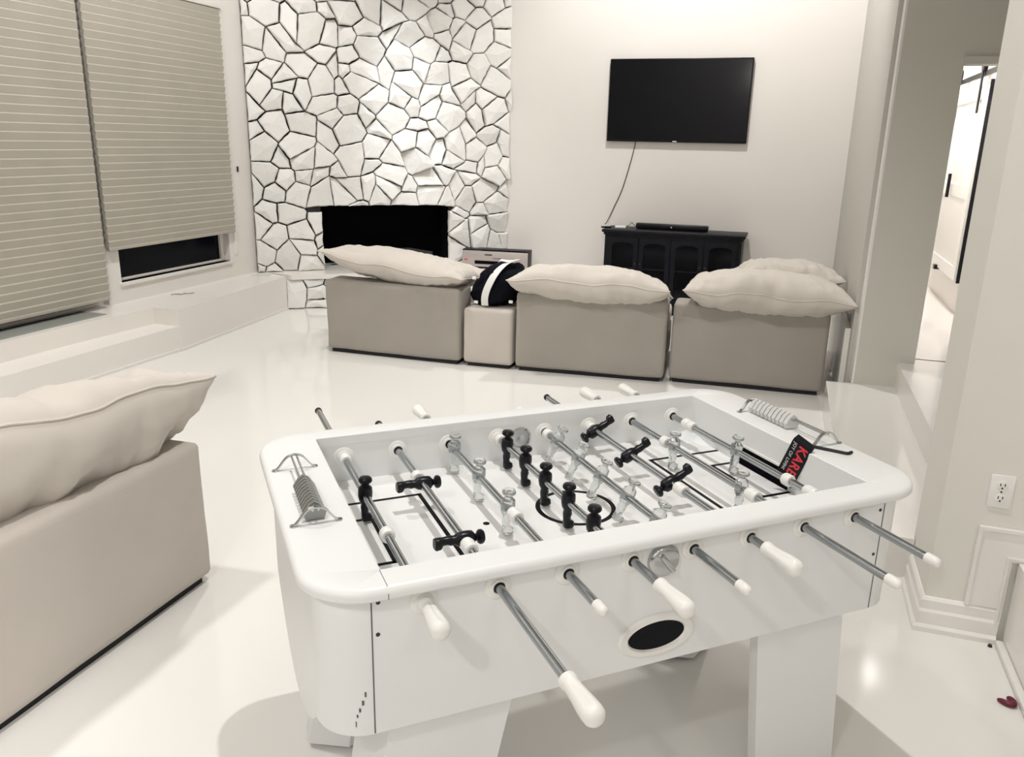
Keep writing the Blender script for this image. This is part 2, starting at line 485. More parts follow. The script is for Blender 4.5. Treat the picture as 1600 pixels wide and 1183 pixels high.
con = thing('media_console', (-1.05, YT-.03, 0), 0, 'low black wooden media console with arched door panels under television', 'cabinet')
cw, cd, ch = .67, .40, .785
box('cabinet_body', (-cw, cw, -cd, 0, .06, ch), 'black', con, bev=.003)
bm = bmesh.new(); add_box(bm, -cw-.03, cw+.03, -cd-.035, 0, ch+.012, ch+.042, bev=.008)
add_box(bm, -cw-.012, cw+.012, -cd-.016, 0, ch-.012, ch+.012, bev=.004)
link('top_slab', bm, 'black', con, True)
box('plinth', (-cw-.01, cw+.01, -cd-.01, 0, 0, .09), 'black', con, bev=.004)
dw = (2*cw-.06)/4
for k in range(4):
    x0 = -cw+.03+k*dw+.006; x1 = x0+dw-.012; z0, z1 = .11, ch-.035
    bm = bmesh.new()
    # door frame with an arched opening
    fw = .045; cxd = (x0+x1)/2; hwid = (x1-x0)/2-fw
    outer, inner = [], []
    N = 24
    for i in range(N+1):
        a = pi*i/N
        ix = cxd+hwid*cos(a); iz = z1-fw-.05+.05*abs(sin(a))**.6
        inner.append((ix, iz))
    inner = [(cxd+hwid, z0+fw)]+inner+[(cxd-hwid, z0+fw)]
    for (ix, iz) in inner:
        ox = x1 if ix > cxd+hwid*.98 else (x0 if ix < cxd-hwid*.98 else ix)
        oz = z0 if iz <= z0+fw+1e-6 else z1
        if iz > z0+fw and (ix > cxd+hwid*.98 or ix < cxd-hwid*.98): oz = z1
        outer.append((ox, oz))
    for ya, yb in ((-cd-.02, -cd-.001),):
        fi = [bm.verts.new((p[0], ya, p[1])) for p in inner]; fo = [bm.verts.new((p[0], ya, p[1])) for p in outer]
        bi = [bm.verts.new((p[0], yb, p[1])) for p in inner]; bo = [bm.verts.new((p[0], yb, p[1])) for p in outer]
        n_ = len(inner)
        for i in range(n_):
            j = (i+1) % n_
            for q in ((fi[i], fi[j], fo[j], fo[i]), (bi[i], bo[i], bo[j], bi[j]), (fi[i], bi[i], bi[j], fi[j]), (fo[i], fo[j], bo[j], bo[i])):
                try: bm.faces.new(q)
                except ValueError: pass
    dr = link('door', bm, 'black', con)
    box('door_pane', (x0+fw-.004, x1-fw+.004, -cd-.006, -cd-.001, z0+fw-.004, z1-fw+.004), 'tvglass', dr)
    bm = bmesh.new(); add_lathe(bm, (x1-.02 if k % 2 == 0 else x0+.02, -cd-.02, .5), (0, -1, 0), [(0, .004), (.012, .004), (.014, .010), (.022, .010), (.024, .001)], 12)
    link('knob', bm, 'screw', dr, True)
    if k % 2 == 0:
        box('shelf_edge', (x0+fw, x1-fw+dw, -cd-.009, -cd-.0065, .44, .455), 'black', con)
sb = thing('soundbar', (-1.085, YT-.22, ch+.042), 0, 'slim black soundbar lying on top of the media console', 'soundbar')
box('speaker_body', (-.36, .36, -.045, .045, .004, .058), 'blackpl', sb, bev=.012, seg=3)
box('feet', (-.3, .3, -.03, .03, 0, .005), 'rubber', sb)
box('indicator', (-.006, .006, -.047, -.044, .024, .036), 'whiteprint', sb)
rt = thing('streaming_box', (-1.60, YT-.26, ch+.042), .15, 'small white box with wires at the left end of the console top', 'electronics')
box('casing', (-.055, .055, -.045, .045, 0, .02), 'plastic', rt, bev=.005)
bm = bmesh.new()
add_tube(bm, smooth_path([(.05, .02, .012), (.09, .04, .03), (.11, .03, .055), (.15, .05, .02), (.22, .06, .005), (.26, .04, .005)]), .003, 6)
add_tube(bm, smooth_path([(-.05, .02, .012), (-.1, .03, .006), (-.15, .05, .005), (-.16, .1, .006)]), .003, 6)
link('wire', bm, 'rubber', rt, True)
bm = bmesh.new(); add_box(bm, -.05, .05, -.02, .02, 0, .016, bev=.005)
o = link('remote_control', bm, 'blackpl', None, True); o.location = (-1.735, YT-.33, ch+.042); o.rotation_euler = (0, 0, .4)
tag(o, 'small black remote control beside the white box on the console', 'remote')

rc = thing('disc_player', (-2.90, 8.12, HZ+.001), .10, 'silver disc player with a dark slot resting on the hearth end', 'electronics')
box('player_housing', (-.36, .36, 0, .20, .012, .20), 'black', rc, bev=.004)
box('front_panel', (-.358, .358, -.012, .0, .02, .188), 'silver', rc, bev=.002)
box('lid_trim', (-.15, .34, -.014, .02, .192, .206), 'black', rc)
box('disc_tray', (-.22, .23, -.016, -.011, .05, .085), 'tvglass', rc)
box('display_bar', (-.11, -.03, -.0145, -.011, .145, .155), 'black', rc)
box('logo_plate', (-.335, -.30, -.0145, -.011, .085, .097), 'red', rc)
box('printed_line', (-.02, .11, -.0135, -.011, .112, .117), 'black', rc)
box('button_row', (-.27, -.18, -.0145, -.011, .147, .155), 'silver', rc)
for x in (-.30, .30):
    bm = bmesh.new(); add_lathe(bm, (x, .03, 0), (0, 0, 1), [(0, .02), (.014, .022)], 14); link('foot', bm, 'rubber', rc, True)
    bm = bmesh.new(); add_lathe(bm, (x, .17, 0), (0, 0, 1), [(0, .02), (.014, .022)], 14); link('foot', bm, 'rubber', rc, True)

# ------------------------------------------------------------------ sofas
def soft_box(name, d, m, parent, bev=.035, amp=.004, seed=0, sub=.06):
    x0, x1, y0, y1, z0, z1 = d
    bm = bmesh.new(); add_box(bm, *d)
    nx = max(1, int(max(x1-x0, y1-y0, z1-z0)/sub))
    bmesh.ops.bevel(bm, geom=bm.edges[:], offset=bev, segments=4, profile=.6, affect='EDGES')
    bmesh.ops.subdivide_edges(bm, edges=[e for e in bm.edges if e.calc_length() > .15], cuts=8, use_grid_fill=True)
    cx, cy, cz = (x0+x1)/2, (y0+y1)/2, (z0+z1)/2
    for v in bm.verts:
        p = v.co.copy()
        k = noise.noise(Vector((p.x*3+seed, p.y*3, p.z*3)))*amp*1.6+noise.noise(Vector((p.x*9, p.y*9+seed, p.z*9)))*amp*.5
        n_ = Vector(((p.x-cx)/(x1-x0), (p.y-cy)/(y1-y0), (p.z-cz)/(z1-z0)))
        if n_.length > 0: v.co += n_.normalized()*k
    return link(name, bm, m, parent, 'all')
def module(x, y, rz_, w, h, lab, seat_h=.41, depth=.98, bd=.25, seed=0, back=True, fab='fabric'):
    """origin: left bottom corner of the rear face; +x along, +y towards the seat"""
    t = thing('sofa_module', (x, y, 0), rz_, lab, 'sofa', 'modules of the beige sectional sofa')
    box('plinth', (.03, w-.03, .03, depth-.03, 0, .05), 'rubber', t)
    if back:
        soft_box('backrest', (0, w, 0, bd, .030, h), fab, t, seed=seed)
        soft_box('seat_base', (0.004, w-.004, bd-.01, depth, .030, .28), fab, t, seed=seed+1)
        soft_box('seat_cushion', (.01, w-.01, bd, depth+.01, .275, seat_h), 'cushion', t, bev=.05, seed=seed+2)
    else:
        soft_box('seat_base', (0, w, 0, depth, .030, h), 'fabric_pale_lit', t, seed=seed)
    return t
module(-3.385, 5.505, .012, 1.14, .582, 'beige sofa module at the left end of the row, in front of fireplace', seed=1)
module(-2.222, 5.528, .05, .385, .452, 'narrow low beige sofa block with a black bag on top', back=False, depth=.56, seed=5)
module(-1.815, 5.552, .085, 1.10, .598, 'beige sofa module right of the black bag, back towards the camera', seed=9)
module(-.690, 5.685, .045, 1.05, .585, 'beige sofa module nearest the grey column, next to the steps', seed=14)
module(-1.95, .88, pi/2, 1.40, .572, 'large beige sofa module at the lower left edge of the photo', seed=20, fab='fabric_pale_lit')  # paler fabric here partly stands in for light on the module

def pillow(name, a, b, t, lab, loc, rot, seed, wr=1., sag=.0, pinch=.07, e=.5, cat='cushion', asym=.0):
    r = thing(name, (0, 0, 0), 0, lab, cat, 'loose back cushions on the sofa')
    r.location = loc; r.rotation_euler = rot
    N = 56; Mv = 40
    def edge(u, v):
        x = a*u*(1-pinch*(1-v*v)**1.0*.8); y = b*v*(1-pinch*1.3*(1-u*u))
        w = 1-max(abs(u), abs(v)); f = smoothstep(1-w*3)
        z = .012*sin(u*7+seed)*f+.010*noise.noise(Vector((u*4, v*4, seed)))*f - sag*(1-u*u)
        x += .006*noise.noise(Vector((u*6+5, v*6, seed))); y += .008*noise.noise(Vector((u*6, v*6+9, seed)))
        return Vector((x, y, z))
    bm = bmesh.new(); top, bot = [], []
    for j in range(Mv+1):
        rt_, rb = [], []
        for i in range(N+1):
            u = sin((i/N*2-1)*pi/2*.999)/sin(pi/2*.999); v = sin((j/Mv*2-1)*pi/2*.999)/sin(pi/2*.999)
            p = edge(u, v)
            h = (max(0, 1-abs(u)**2.4)**e)*(max(0, 1-abs(v)**3.0)**e)
            bor = (i in (0, N)) or (j in (0, Mv))
            hn = h
            ed = (1-max(abs(u), abs(v)))
            # gathers running in from the seams plus broad soft folds
            g1 = noise.noise(Vector((u*10+seed*3, v*1.6, 1+seed)))*(1-abs(v)**3)*.0+noise.noise(Vector((u*11+seed, v*2.2, 2)))
            g2 = noise.noise(Vector((u*2.2, v*10+seed, 5)))
            g3 = noise.ridged_multi_fractal(Vector((u*2.0+v*1.4+seed, v*1.8-u*.5, seed)), 1.0, 2.1, 3, 1.0, 2.0)-1.2
            wv = wr*(.024*g1*abs(v)**1.1+.020*g2*abs(u)**1.1-.013*g3)*min(1, h*1.7)
            zt_ = t*(1+asym)*hn+wv; zb_ = -t*(1-asym)*hn+wv*.9
            if bor:
                V = bm.verts.new(p); rt_.append(V); rb.append(V)
            else:
                rt_.append(bm.verts.new(p+Vector((0, 0, zt_)))); rb.append(bm.verts.new(p+Vector((0, 0, zb_))))
        top.append(rt_); bot.append(rb)
    for j in range(Mv):
        for i in range(N):
            bm.faces.new((top[j][i], top[j][i+1], top[j+1][i+1], top[j+1][i]))
            try: bm.faces.new((bot[j][i], bot[j+1][i], bot[j+1][i+1], bot[j][i+1]))
            except ValueError: pass
    link('cushion_cover', bm, 'cushion', r, 'all')
    bm = bmesh.new(); path = []
    for i in range(61): path.append(edge(-1+2*i/60, -1))
    for i in range(1, 41): path.append(edge(1, -1+2*i/40))
    for i in range(1, 61): path.append(edge(1-2*i/60, 1))
    for i in range(1, 41): path.append(edge(-1, 1-2*i/40))
    add_tube(bm, path, .0055, 6)
    link('piping', bm, 'cushion', r, 'all')
    return r
# (long axis x, front long edge at -y)
pillow('back_cushion', .60, .40, .130, 'pale cushion with a pointed left corner on the left end sofa module', (-2.82, 5.86, .675), (radians(-8), radians(6.5), .02), 2, sag=.015, e=.5)
pillow('back_cushion', .575, .42, .150, 'plump pale cushion on the sofa module right of the black bag', (-1.31, 5.87, .61), (radians(-13), radians(1.0), .09), 5, sag=-.01, e=.42, wr=1.0)
pillow('back_cushion', .555, .42, .155, 'pale cushion on the rightmost sofa module, in front of another cushion', (-.08, 5.96, .65), (radians(-5), radians(1.0), .05), 9, sag=-.01, e=.45, wr=1.1)
pillow('back_cushion', .38, .33, .12, 'pale cushion lying behind the rightmost cushion beside the column', (.06, 6.75, .68), (radians(-3), radians(2), .1), 13, wr=1.1)
pillow('back_cushion', .62, .44, .185, 'large pale cushion on the sofa module at the lower left edge', (-2.33, 1.76, .605), (radians(-34), radians(5), pi/2), 17, wr=1.8, sag=.0, e=.42, pinch=.05, asym=-.22)

# black bag on the narrow module
bg = thing('bag', (-2.03, 5.78, .452), .05, 'black cloth bag with a white strap lying between two cushions', 'bag')
bm = bmesh.new(); bmesh.ops.create_icosphere(bm, subdivisions=5, radius=1)
for v in bm.verts:
    p = v.co.copy()
    p = Vector((math.copysign(abs(p.x)**.75, p.x), math.copysign(abs(p.y)**.8, p.y), math.copysign(abs(p.z)**.7, p.z)))
    k = 1+.16*noise.noise(p*1.8+Vector((3, 0, 0)))+.07*noise.noise(p*5)
    sk = .05*p.z
    v.co = Vector((p.x*.19*k*(1-.18*max(p.z, 0))+sk, p.y*.2*k, max(0, .155+p.z*.165*k)))
link('bag_body', bm, 'bag', bg, 'all')
def ribbon(bm, pts, w, th, side):
    pts = smooth_path(pts); side = Vector(side).normalized(); L = []
    for i, p in enumerate(pts):
        d_ = (pts[min(i+1, len(pts)-1)]-pts[max(i-1, 0)]).normalized(); s_ = (side-d_*side.dot(d_)).normalized(); n_ = s_.cross(d_)
        L.append([p+s_*w/2+n_*th/2, p-s_*w/2+n_*th/2, p-s_*w/2-n_*th/2, p+s_*w/2-n_*th/2])
    loft(bm, L)
bm = bmesh.new()
ribbon(bm, [(-.045, -.205, .02), (-.04, -.225, .09), (-.015, -.225, .17), (.03, -.20, .26), (.085, -.13, .325), (.15, -.02, .35)], .052, .004, (1, 0, .25))
link('strap', bm, 'strapw', bg, True)
bm = bmesh.new()
ribbon(bm, [(.02, -.06, .335), (.05, -.10, .35), (.1, -.1, .345), (.14, -.06, .34)], .03, .004, (0, 1, .3))
link('strap', bm, 'strapw', bg, True)
for (x, z) in ((-.115, .03), (.155, .05), (-.13, .21)):
    bm = bmesh.new(); add_box(bm, x-.016, x+.016, -.21, -.195, z, z+.022, bev=.005); link('buckle', bm, 'plastic', bg, True)

# small things on the bench
bm = bmesh.new(); add_tube(bm, smooth_path([(-.09, 0, .004), (-.05, .02, .004), (-.01, -.02, .004), (.02, .015, .004), (.05, -.01, .004), (.10, .01, .004)]), .0035, 6)
o = link('cable_scrap', bm, 'dgrey', None, True); o.location = (-4.86, 5.62, .332); o.rotation_euler = (0, 0, .9)
tag(o, 'small curled grey cable lying on the window bench', 'cable')
bm = bmesh.new(); add_tube(bm, [(-.09, 0, .005), (-.03, .004, .005), (.09, .006, .005)], .004, 6)
o = link('thin_stick', bm, 'dgrey', None, True); o.location = (-4.86, 6.75, .334); o.rotation_euler = (0, 0, .55)
tag(o, 'thin dark stick on the bench near the fireplace', 'stick')

# ------------------------------------------------------------------ barn door in the hallway
bd = thing('barn_door', (1.385, 7.95, .36), 0, 'white sliding barn door on a black rail seen through the doorway', 'door')
box('door_panel', (-.04, -.005, -.62, .75, .28, 1.78), 'trim', bd, bev=.003)
bm = bmesh.new()
for a in ((-.62, -.52, .28, 1.78), (.65, .75, .28, 1.78), (-.52, .65, 1.68, 1.78), (-.52, .65, .28, .38), (-.52, .65, .92, 1.02)):
    add_box(bm, -.05, -.04, a[0], a[1], a[2], a[3])
link('door_batten', bm, 'trim', bd)
box('rail', (-.045, -.03, -2.3, .95, 1.855, 1.895), 'blackpl', bd)
for y in (.60, -.42):
    bm = bmesh.new(); add_box(bm, -.062, -.052, y-.022, y+.022, 1.58, 1.93)
    add_lathe(bm, (-.065, y, 1.935), (1, 0, 0), [(0, .05), (.03, .05)], 20)
    link('hanger', bm, 'blackpl', bd)
box('handle', (-.085, -.06, .16, .18, .90, 1.10), 'blackpl', bd)
box('gap_shadow_strip', (-.03, -.004, -.634, -.622, .26, 1.82), 'blackpl', bd)
box('floor_guide', (-.075, -.03, .18, .26, .262, .30), 'blackpl', bd)

# ------------------------------------------------------------------ outlet, maroon scrap
ot = thing('wall_outlet', (.779, 2.89, .50), 0, 'white double wall outlet on the near right pillar', 'outlet')
box('cover_plate', (-.036, .036, -.006, 0, 0, .118), 'plastic', ot, bev=.002)
for z in (.036, .082):
    bm = bmesh.new(); add_lathe(bm, (0, -.005, z), (0, -1, 0), [(0, .0165), (.0035, .0165), (.004, .015)], 20)
    so = link('socket', bm, 'plastic', ot, True)
    bm = bmesh.new()
    add_box(bm, -.008, -.0055, -.0102, -.0085, z-.001, z+.008); add_box(bm, .0055, .008, -.0102, -.0085, z-.001, z+.008)
    add_box(bm, -.0025, .0025, -.0102, -.0085, z-.011, z-.0065)
    link('slot', bm, 'line', so)
bm = bmesh.new(); add_lathe(bm, (0, -.006, .059), (0, -1, 0), [(0, .003), (.001, .003)], 10); link('screw', bm, 'screw', ot)
bm = bmesh.new()
add_tube(bm, smooth_path([(-.027, .012, .006), (-.018, .004, .009), (-.004, -.006, .010), (.010, -.008, .010), (.016, .002, .010), (.014, .016, .010), (.008, .026, .008), (.002, .029, .006)]), lambda t: .0095*(1-.65*abs(2*t-1)**4), 10)
o = link('hair_clip', bm, 'maroon', None, True); o.location = (.815, 2.515, 0)
tag(o, 'small maroon curled clip on the floor by the right platform', 'clip')
bm = bmesh.new(); add_lathe(bm, (0, 0, 0), (0, 0, 1), [(0, .008), (.008, .006), (.010, .001)], 10)
o = link('furniture_stud', bm, 'screw', None, True); o.location = (.83, 2.845, 0)
tag(o, 'tiny dark stud on the floor at the pillar base corner', 'stud')

# ------------------------------------------------------------------ foosball table
TB = thing('foosball_table', (-.437, 1.872, 0), .7153, 'white foosball table with chrome rods and black and clear player figures', 'table')
zr, zt, zf, zb, zs = .8175, .8786, .745, .547, .8515
IU, IV = .5975, .3675
CU, CV, CR = .722, .402, .095
def skirt(x, y):
    if abs(x) > .66 and abs(y) < .31:
        return zb-.15*(1-(y/.31)**2)*smoothstep((abs(x)-.66)/.05)
    return zb
bm = bmesh.new()
loft(bm, [rrect(CU-.02, CV-.02, CR-.02, 0, zf=lambda x, y: skirt(x*1.03, y)+.001, ns=14), rrect(CU, CV, CR, 0, zf=skirt, ns=14), rrect(CU, CV, CR, zs, ns=14),
          rrect(IU, IV, .002, zs, ns=14), rrect(IU, IV, .002, zf-.03, ns=14), rrect(CU-.02, CV-.02, CR-.02, zf-.03, ns=14)], closed=True)
link('cabinet', bm, 'white', TB, True)
box('cabinet_bottom', (-CU+.06, CU-.06, -CV+.02, CV-.02, zb+.01, zb+.025), 'white', TB)
bm = bmesh.new(); OU, OV, OR = .748, .436, .125
L = []
for off, z in ((0.006, zs), (.0, zs+.006), (.0, zt-.014), (.0015, zt-.008), (.0055, zt-.003), (.012, zt)):
    L.append(rrect(OU-off, OV-off, OR-off, z, n=14, ns=14))
L += [rrect(IU+.002, IV+.0, .003, zt, n=14, ns=14), rrect(IU, IV-.002, .003, zt-.002, n=14, ns=14), rrect(IU, IV-.002, .003, zs, n=14, ns=14)]
loft(bm, L, closed=True)
link('top_rim', bm, 'white', TB, True)
# playfield
box('playfield', (-IU, IU, -IV, IV, zf-.02, zf), 'field', TB)
def mark(name, f, z=zf):
    bm = bmesh.new(); f(bm); return link(name, bm, 'line', TB)
e1 = .0005
def boxlines(s_):
    def f(bm):
        for (u_, v_) in ((.357, .213), (.507, .115)):
            lw = .011
            a, b = sorted((s_*u_, s_*IU))
            for vv in (v_, -v_): add_box(bm, a, b, vv-lw/2, vv+lw/2, zf, zf+e1)
            add_box(bm, s_*u_-lw/2, s_*u_+lw/2, -v_-lw/2, v_+lw/2, zf, zf+e1)
    return f
mark('goal_area_line', boxlines(-1)); mark('goal_area_line', boxlines(1))
def ring(bm, r0, r1, z0, z1, cx=0, cy=0, n=64):
    loft(bm, [[Vector((cx+r*cos(2*pi*i/n), cy+r*sin(2*pi*i/n), z)) for i in range(n)] for r, z in ((r0, z0), (r1, z0), (r1, z1), (r0, z1))], closed=True)
mark('centre_circle', lambda bm: ring(bm, .092, .1045, zf, zf+e1))
for s_ in (-1, 1): mark('penalty_spot', lambda bm: add_lathe(bm, (s_*.25, -.008, zf), (0, 0, 1), [(0, .0085), (e1, .0085)], 20))
# rebound strip at both ends
for s_ in (-1, 1):
    for t_ in (-1, 1):
        bm = bmesh.new()
        p = [(s_*IU, t_*IV, zf), (s_*(IU-.07), t_*IV, zf), (s_*IU, t_*(IV-.12), zf), (s_*IU, t_*IV, zf+.02)]
        V = [bm.verts.new(q) for q in p]
        for f_ in ((0, 1, 2), (0, 1, 3), (1, 2, 3), (0, 2, 3)): bm.faces.new([V[i] for i in f_])
        link('corner_ramp', bm, 'white', TB)
    # goal: framed dark mouth in the end wall
    x = s_*IU
    bm = bmesh.new(); a, b = sorted((x, x-s_*.0025))
    add_box(bm, a, b, -.104, .104, zf+.0005, zf+.056)
    link('goal', bm, 'soot', TB)
    bm = bmesh.new(); a, b = sorted((x, x-s_*.004))
    add_box(bm, a, b, -.115, .115, zf+.056, zf+.062)
    link('goal_lip', bm, 'plastic', TB)
# seams, screws and chipped paint
def seam(*d): box('seam', d, 'seam', TB)
for s_ in (-1, 1):
    x = s_*.625
    for v_ in (-1, 1):
        a, b = sorted((v_*CV, v_*(CV+.0008))); seam(x-.0012, x+.0012, a, b, zb+.002, zs)
seam(-.6006, -.5994, -OV+.008, -IV, zt-.0005, zt+.0002)
seam(-.6006, -.5994, -OV-.0004, -OV+.002, zs+.004, zt-.012)
seam(-.62, .62, -CV-.0008, -CV, zs-.0025, zs-.0005)
for (x, z) in ((-.612, .832), (-.614, .765), (.613, .818), (.613, .70)):
    bm = bmesh.new(); add_lathe(bm, (x, -CV, z), (0, -1, 0), [(0, .0042), (.001, .0042)], 12); link('screw', bm, 'screw', TB)
bm = bmesh.new()
for (px, z, w_, h_) in ((-.641, .640, .003, .010), (-.646, .622, .004, .010), (-.652, .606, .0035, .008), (-.657, .593, .003, .006), (-.660, .575, .0015, .012)):
    a = math.acos(min(1, (abs(px)-(CU-CR))/CR)) if abs(px) > CU-CR else pi/2
    yv = -(CV-CR)-CR*sin(a)
    add_box(bm, px-w_/2, px+w_/2, yv-.0012, yv+.002, z-h_/2, z+h_/2)
link('paint_chip', bm, 'seam', TB)
# oval ball return
def oval(bm, rings):
    n = 48; loft(bm, [[Vector((a*cos(2*pi*i/n), -CV-t, .620+b*sin(2*pi*i/n))) for i in range(n)] for a, b, t in rings])
bm = bmesh.new(); oval(bm, [(.097, .052, -.002), (.097, .052, .004), (.092, .047, .008), (.076, .037, .008), (.071, .033, .002)])
br = link('ball_return', bm, 'plastic', TB, True)
bm = bmesh.new(); oval(bm, [(.072, .034, .0015), (.072, .034, .0028)]); link('opening', bm, 'line', br)
# ball serve knob on the front and cup inside the back wall
bm = bmesh.new(); add_lathe(bm, (.002, -CV, .803), (0, -1, 0), [(0, .038), (.006, .038), (.012, .034), (.014, .030), (.014, .002)], 32)
kn = link('serve_cup', bm, 'chrome', TB, True)
bm = bmesh.new(); add_box(bm, -.006, .006, -.014, 0, -.027, .027, bev=.004, mx=Matrix.Translation((.002, -CV-.012, .803)) @ Matrix.Rotation(radians(-38), 4, 'Y'))
link('knob_grip', bm, 'chrome', kn, True)
bm = bmesh.new(); add_lathe(bm, (-.002, IV, .806), (0, -1, 0), [(0, .033), (.004, .033), (.006, .028), (.002, .026), (-.0, .002)], 32)
link('serve_cup', bm, 'chrome', TB, True)

# legs: L shaped panels splaying outwards
def leg(su, sv):
    bm = bmesh.new()
    K = zb+.011-.012
    if sv < 0:
        top = [(.315, .365), (.58, .365), (.58, .13), (.55, .13), (.55, .335), (.315, .335)]
        botm = [(x+.17*K, (y if y > .2 else y+.07)-.08*K) for x, y in top]
    else:
        top = [(.315, .365), (.58, .365), (.58, .30), (.48, .245), (.315, .335)]
        botm = [(x+.17*K, y-.08*K) for x, y in top]
    loops = [[Vector((su*x, sv*y, zb+.011)) for x, y in top], [Vector((su*x, sv*y, .012)) for x, y in botm]]
    if su*sv > 0: loops = [l[::-1] for l in loops]
    loft(bm, loops)
    lg = link('leg', bm, 'white', TB)
    k = zb+.011
    cx_, cy_ = su*(.53+.17*k), sv*(.33-.08*k)
    bm = bmesh.new(); add_lathe(bm, (cx_, cy_, 0), (0, 0, 1), [(0, .022), (.013, .020)], 16); link('leveller', bm, 'rubber', lg, True)
for su in (-1, 1):
    for sv in (-1, 1): leg(su, sv)

# rods, bushings, figures
rr = .0092
def figure(bm, y, ang, k=1.0):
    mx = Matrix.Translation((0, y, 0)) @ Matrix.Rotation(ang, 4, 'Y')
    secs = [(-.066, .010, .0095, .004), (-.062, .012, .0105, .005), (-.052, .0115, .010, .004), (-.047, .0085, .0085, 0), (-.038, .0085, .0095, -.001), (-.030, .0098, .0115, 0),
            (-.021, .0088, .010, 0), (-.012, .0135, .0135, 0), (0, .0155, .0145, 0), (.010, .0155, .0155, 0), (.019, .0145, .015, 0), (.0245, .009, .009, 0), (.027, .0065, .0065, 0),
            (.0295, .0065, .0065, 0), (.0315, .0115, .0115, 0), (.035, .0142, .0142, 0), (.040, .0142, .0142, 0), (.044, .0115, .0115, 0), (.0455, .005, .005, 0)]
    secs = [(z*(1.06 if z > 0 else 1), rx*(1.14 if z < .026 else 1.17), ry*(1.10 if z < .026 else 1.17), ox) for z, rx, ry, ox in secs]
    n = 18; loops = []
    for z, rx, ry, ox in secs:
        sq = .62 if z < -.05 else 1.
        L = []
        for i in range(n):
            a = 2*pi*i/n; c_, s_ = cos(a), sin(a)
            L.append(mx @ Vector((ox+rx*math.copysign(abs(c_)**sq, c_), ry*math.copysign(abs(s_)**sq, s_), z*k)))
        loops.append(L)
    loft(bm, loops)
def handle(bm, y0, dirn, Lh=.108, rz0=0):
    prof = [(0, .0135), (.002, .0160), (.010, .0165), (.014, .0150), (.020, .0145), (.030, .0150), (.05, .0165), (.072, .0188), (.088, .0195), (.097, .0185), (.103, .0150), (.107, .009), (.108, .002)]
    prof = [(t*Lh/.108, r) for t, r in prof]
    def mod(a, t):
        f_ = smoothstep((t-.014)/.012)*smoothstep((.098-t)/.02)
        return 1-.20*f_*max(0, cos(3*(a+rz0)))**3
    add_lathe(bm, (0, y0, 0), (0, dirn, 0), prof, 36, mod=mod)
RODS = [
    # team, front end, back end, handle ('F'/'B', start, twist), figures, angle, bumpers
    ('b', -.42, .775, ('F', -.412, .3), [.100], radians(2), [(.345, 1), (-.118, 0)]),
    ('b', -.72, .590, ('F', -.706, .8), [.122, -.195], radians(92), [(.165, 0), (-.233, 1)]),
    ('c', -.540, .60, ('B', .59, .2), [.315, .117, -.083], radians(4), [(-.128, 1)]),
    ('b', -.52, .44, ('F', -.508, .5), [.290, .160, .031, -.103, -.232], radians(2), [(.345, 0)]),
    ('c', -.575, .47, ('B', .462, 0), [.277, .142, .013, -.125, -.262], radians(27), [(.338, 0)]),
    ('b', -.47, .670, ('F', -.458, 1.1), [.322, .116, -.088], radians(-118), [(.352, 0), (-.135, 1)]),
    ('c', -.662, .60, ('B', .59, .6), [.125, -.180], radians(3), [(.170, 0), (-.225, 1)]),
    ('c', -.625, .60, ('B', .585, .9), [.037], radians(5), [(.282, 0), (.255, 0), (-.178, 0), (-.262, 1)]),
]
for i, (team, vf, vb, hd, men, ang, bump) in enumerate(RODS):
    u_ = (i-3.5)*.15
    bm = bmesh.new()
    add_lathe(bm, (0, vf, 0), (0, 1, 0), [(0, rr-.001), (.001, rr), (vb-vf-.001, rr), (vb-vf, rr-.001)], 20)
    R_ = link('rod', bm, 'rod', TB, True); R_.location = (u_, 0, zr)
    fm = 'blackpl' if team == 'b' else 'clear'
    for y in men:
        bm = bmesh.new(); figure(bm, y, ang)
        f_ = link('player_figure', bm, fm, R_, True)
        f_['label'] = 'black player figure' if team == 'b' else 'clear acrylic player figure'
    for y, rib in bump:
        bm = bmesh.new()
        if rib: pr = [(-.020, .010), (-.020, .0145), (-.014, .0165), (-.011, .0145), (-.008, .0165), (-.004, .0145), (0, .0165), (.004, .0145), (.008, .0165), (.012, .0150), (.016, .0150), (.016, .010)]
        else: pr = [(-.014, .010), (-.014, .0145), (-.011, .0165), (.008, .0165), (.012, .0145), (.014, .010)]
        add_lathe(bm, (0, y, 0), (0, 1, 0), pr, 24); link('bumper', bm, 'plastic', R_, True)
    bm = bmesh.new()
    handle(bm, hd[1], -1 if hd[0] == 'F' else 1, rz0=hd[2])
    link('handle', bm, 'plastic', R_, True)
    bm = bmesh.new()
    if hd[0] == 'B': add_lathe(bm, (0, vf+.012, 0), (0, -1, 0), [(0, .0112), (.018, .0112), (.028, .0100), (.032, .006), (.033, .001)], 20)
    else: add_lathe(bm, (0, vb-.006, 0), (0, 1, 0), [(0, .0108), (.010, .0108), (.013, .007), (.0135, .001)], 20)
    link('end_cap', bm, 'plastic' if hd[0] == 'B' else 'rubber', R_, True)
    for (y, dr) in ((-CV, -1), (IV, -1), (CV, 1), (-IV, 1)):
        bm = bmesh.new()
        add_lathe(bm, (u_, y, zr), (0, dr, 0), [(-.001, .0275), (.002, .0275), (.004, .0255), (.005, .019), (.009, .0175), (.010, .0145), (.009, .0125), (.002, .0125)], 28, cap=False)
        b_ = link('bushing', bm, 'plastic', TB, True)
        bm = bmesh.new(); add_lathe(bm, (u_, y, zr), (0, dr, 0), [(.001, .0128), (.0068, .0128), (.0068, .0092)], 20, cap=False); link('bearing', bm, 'rubber', b_, True)

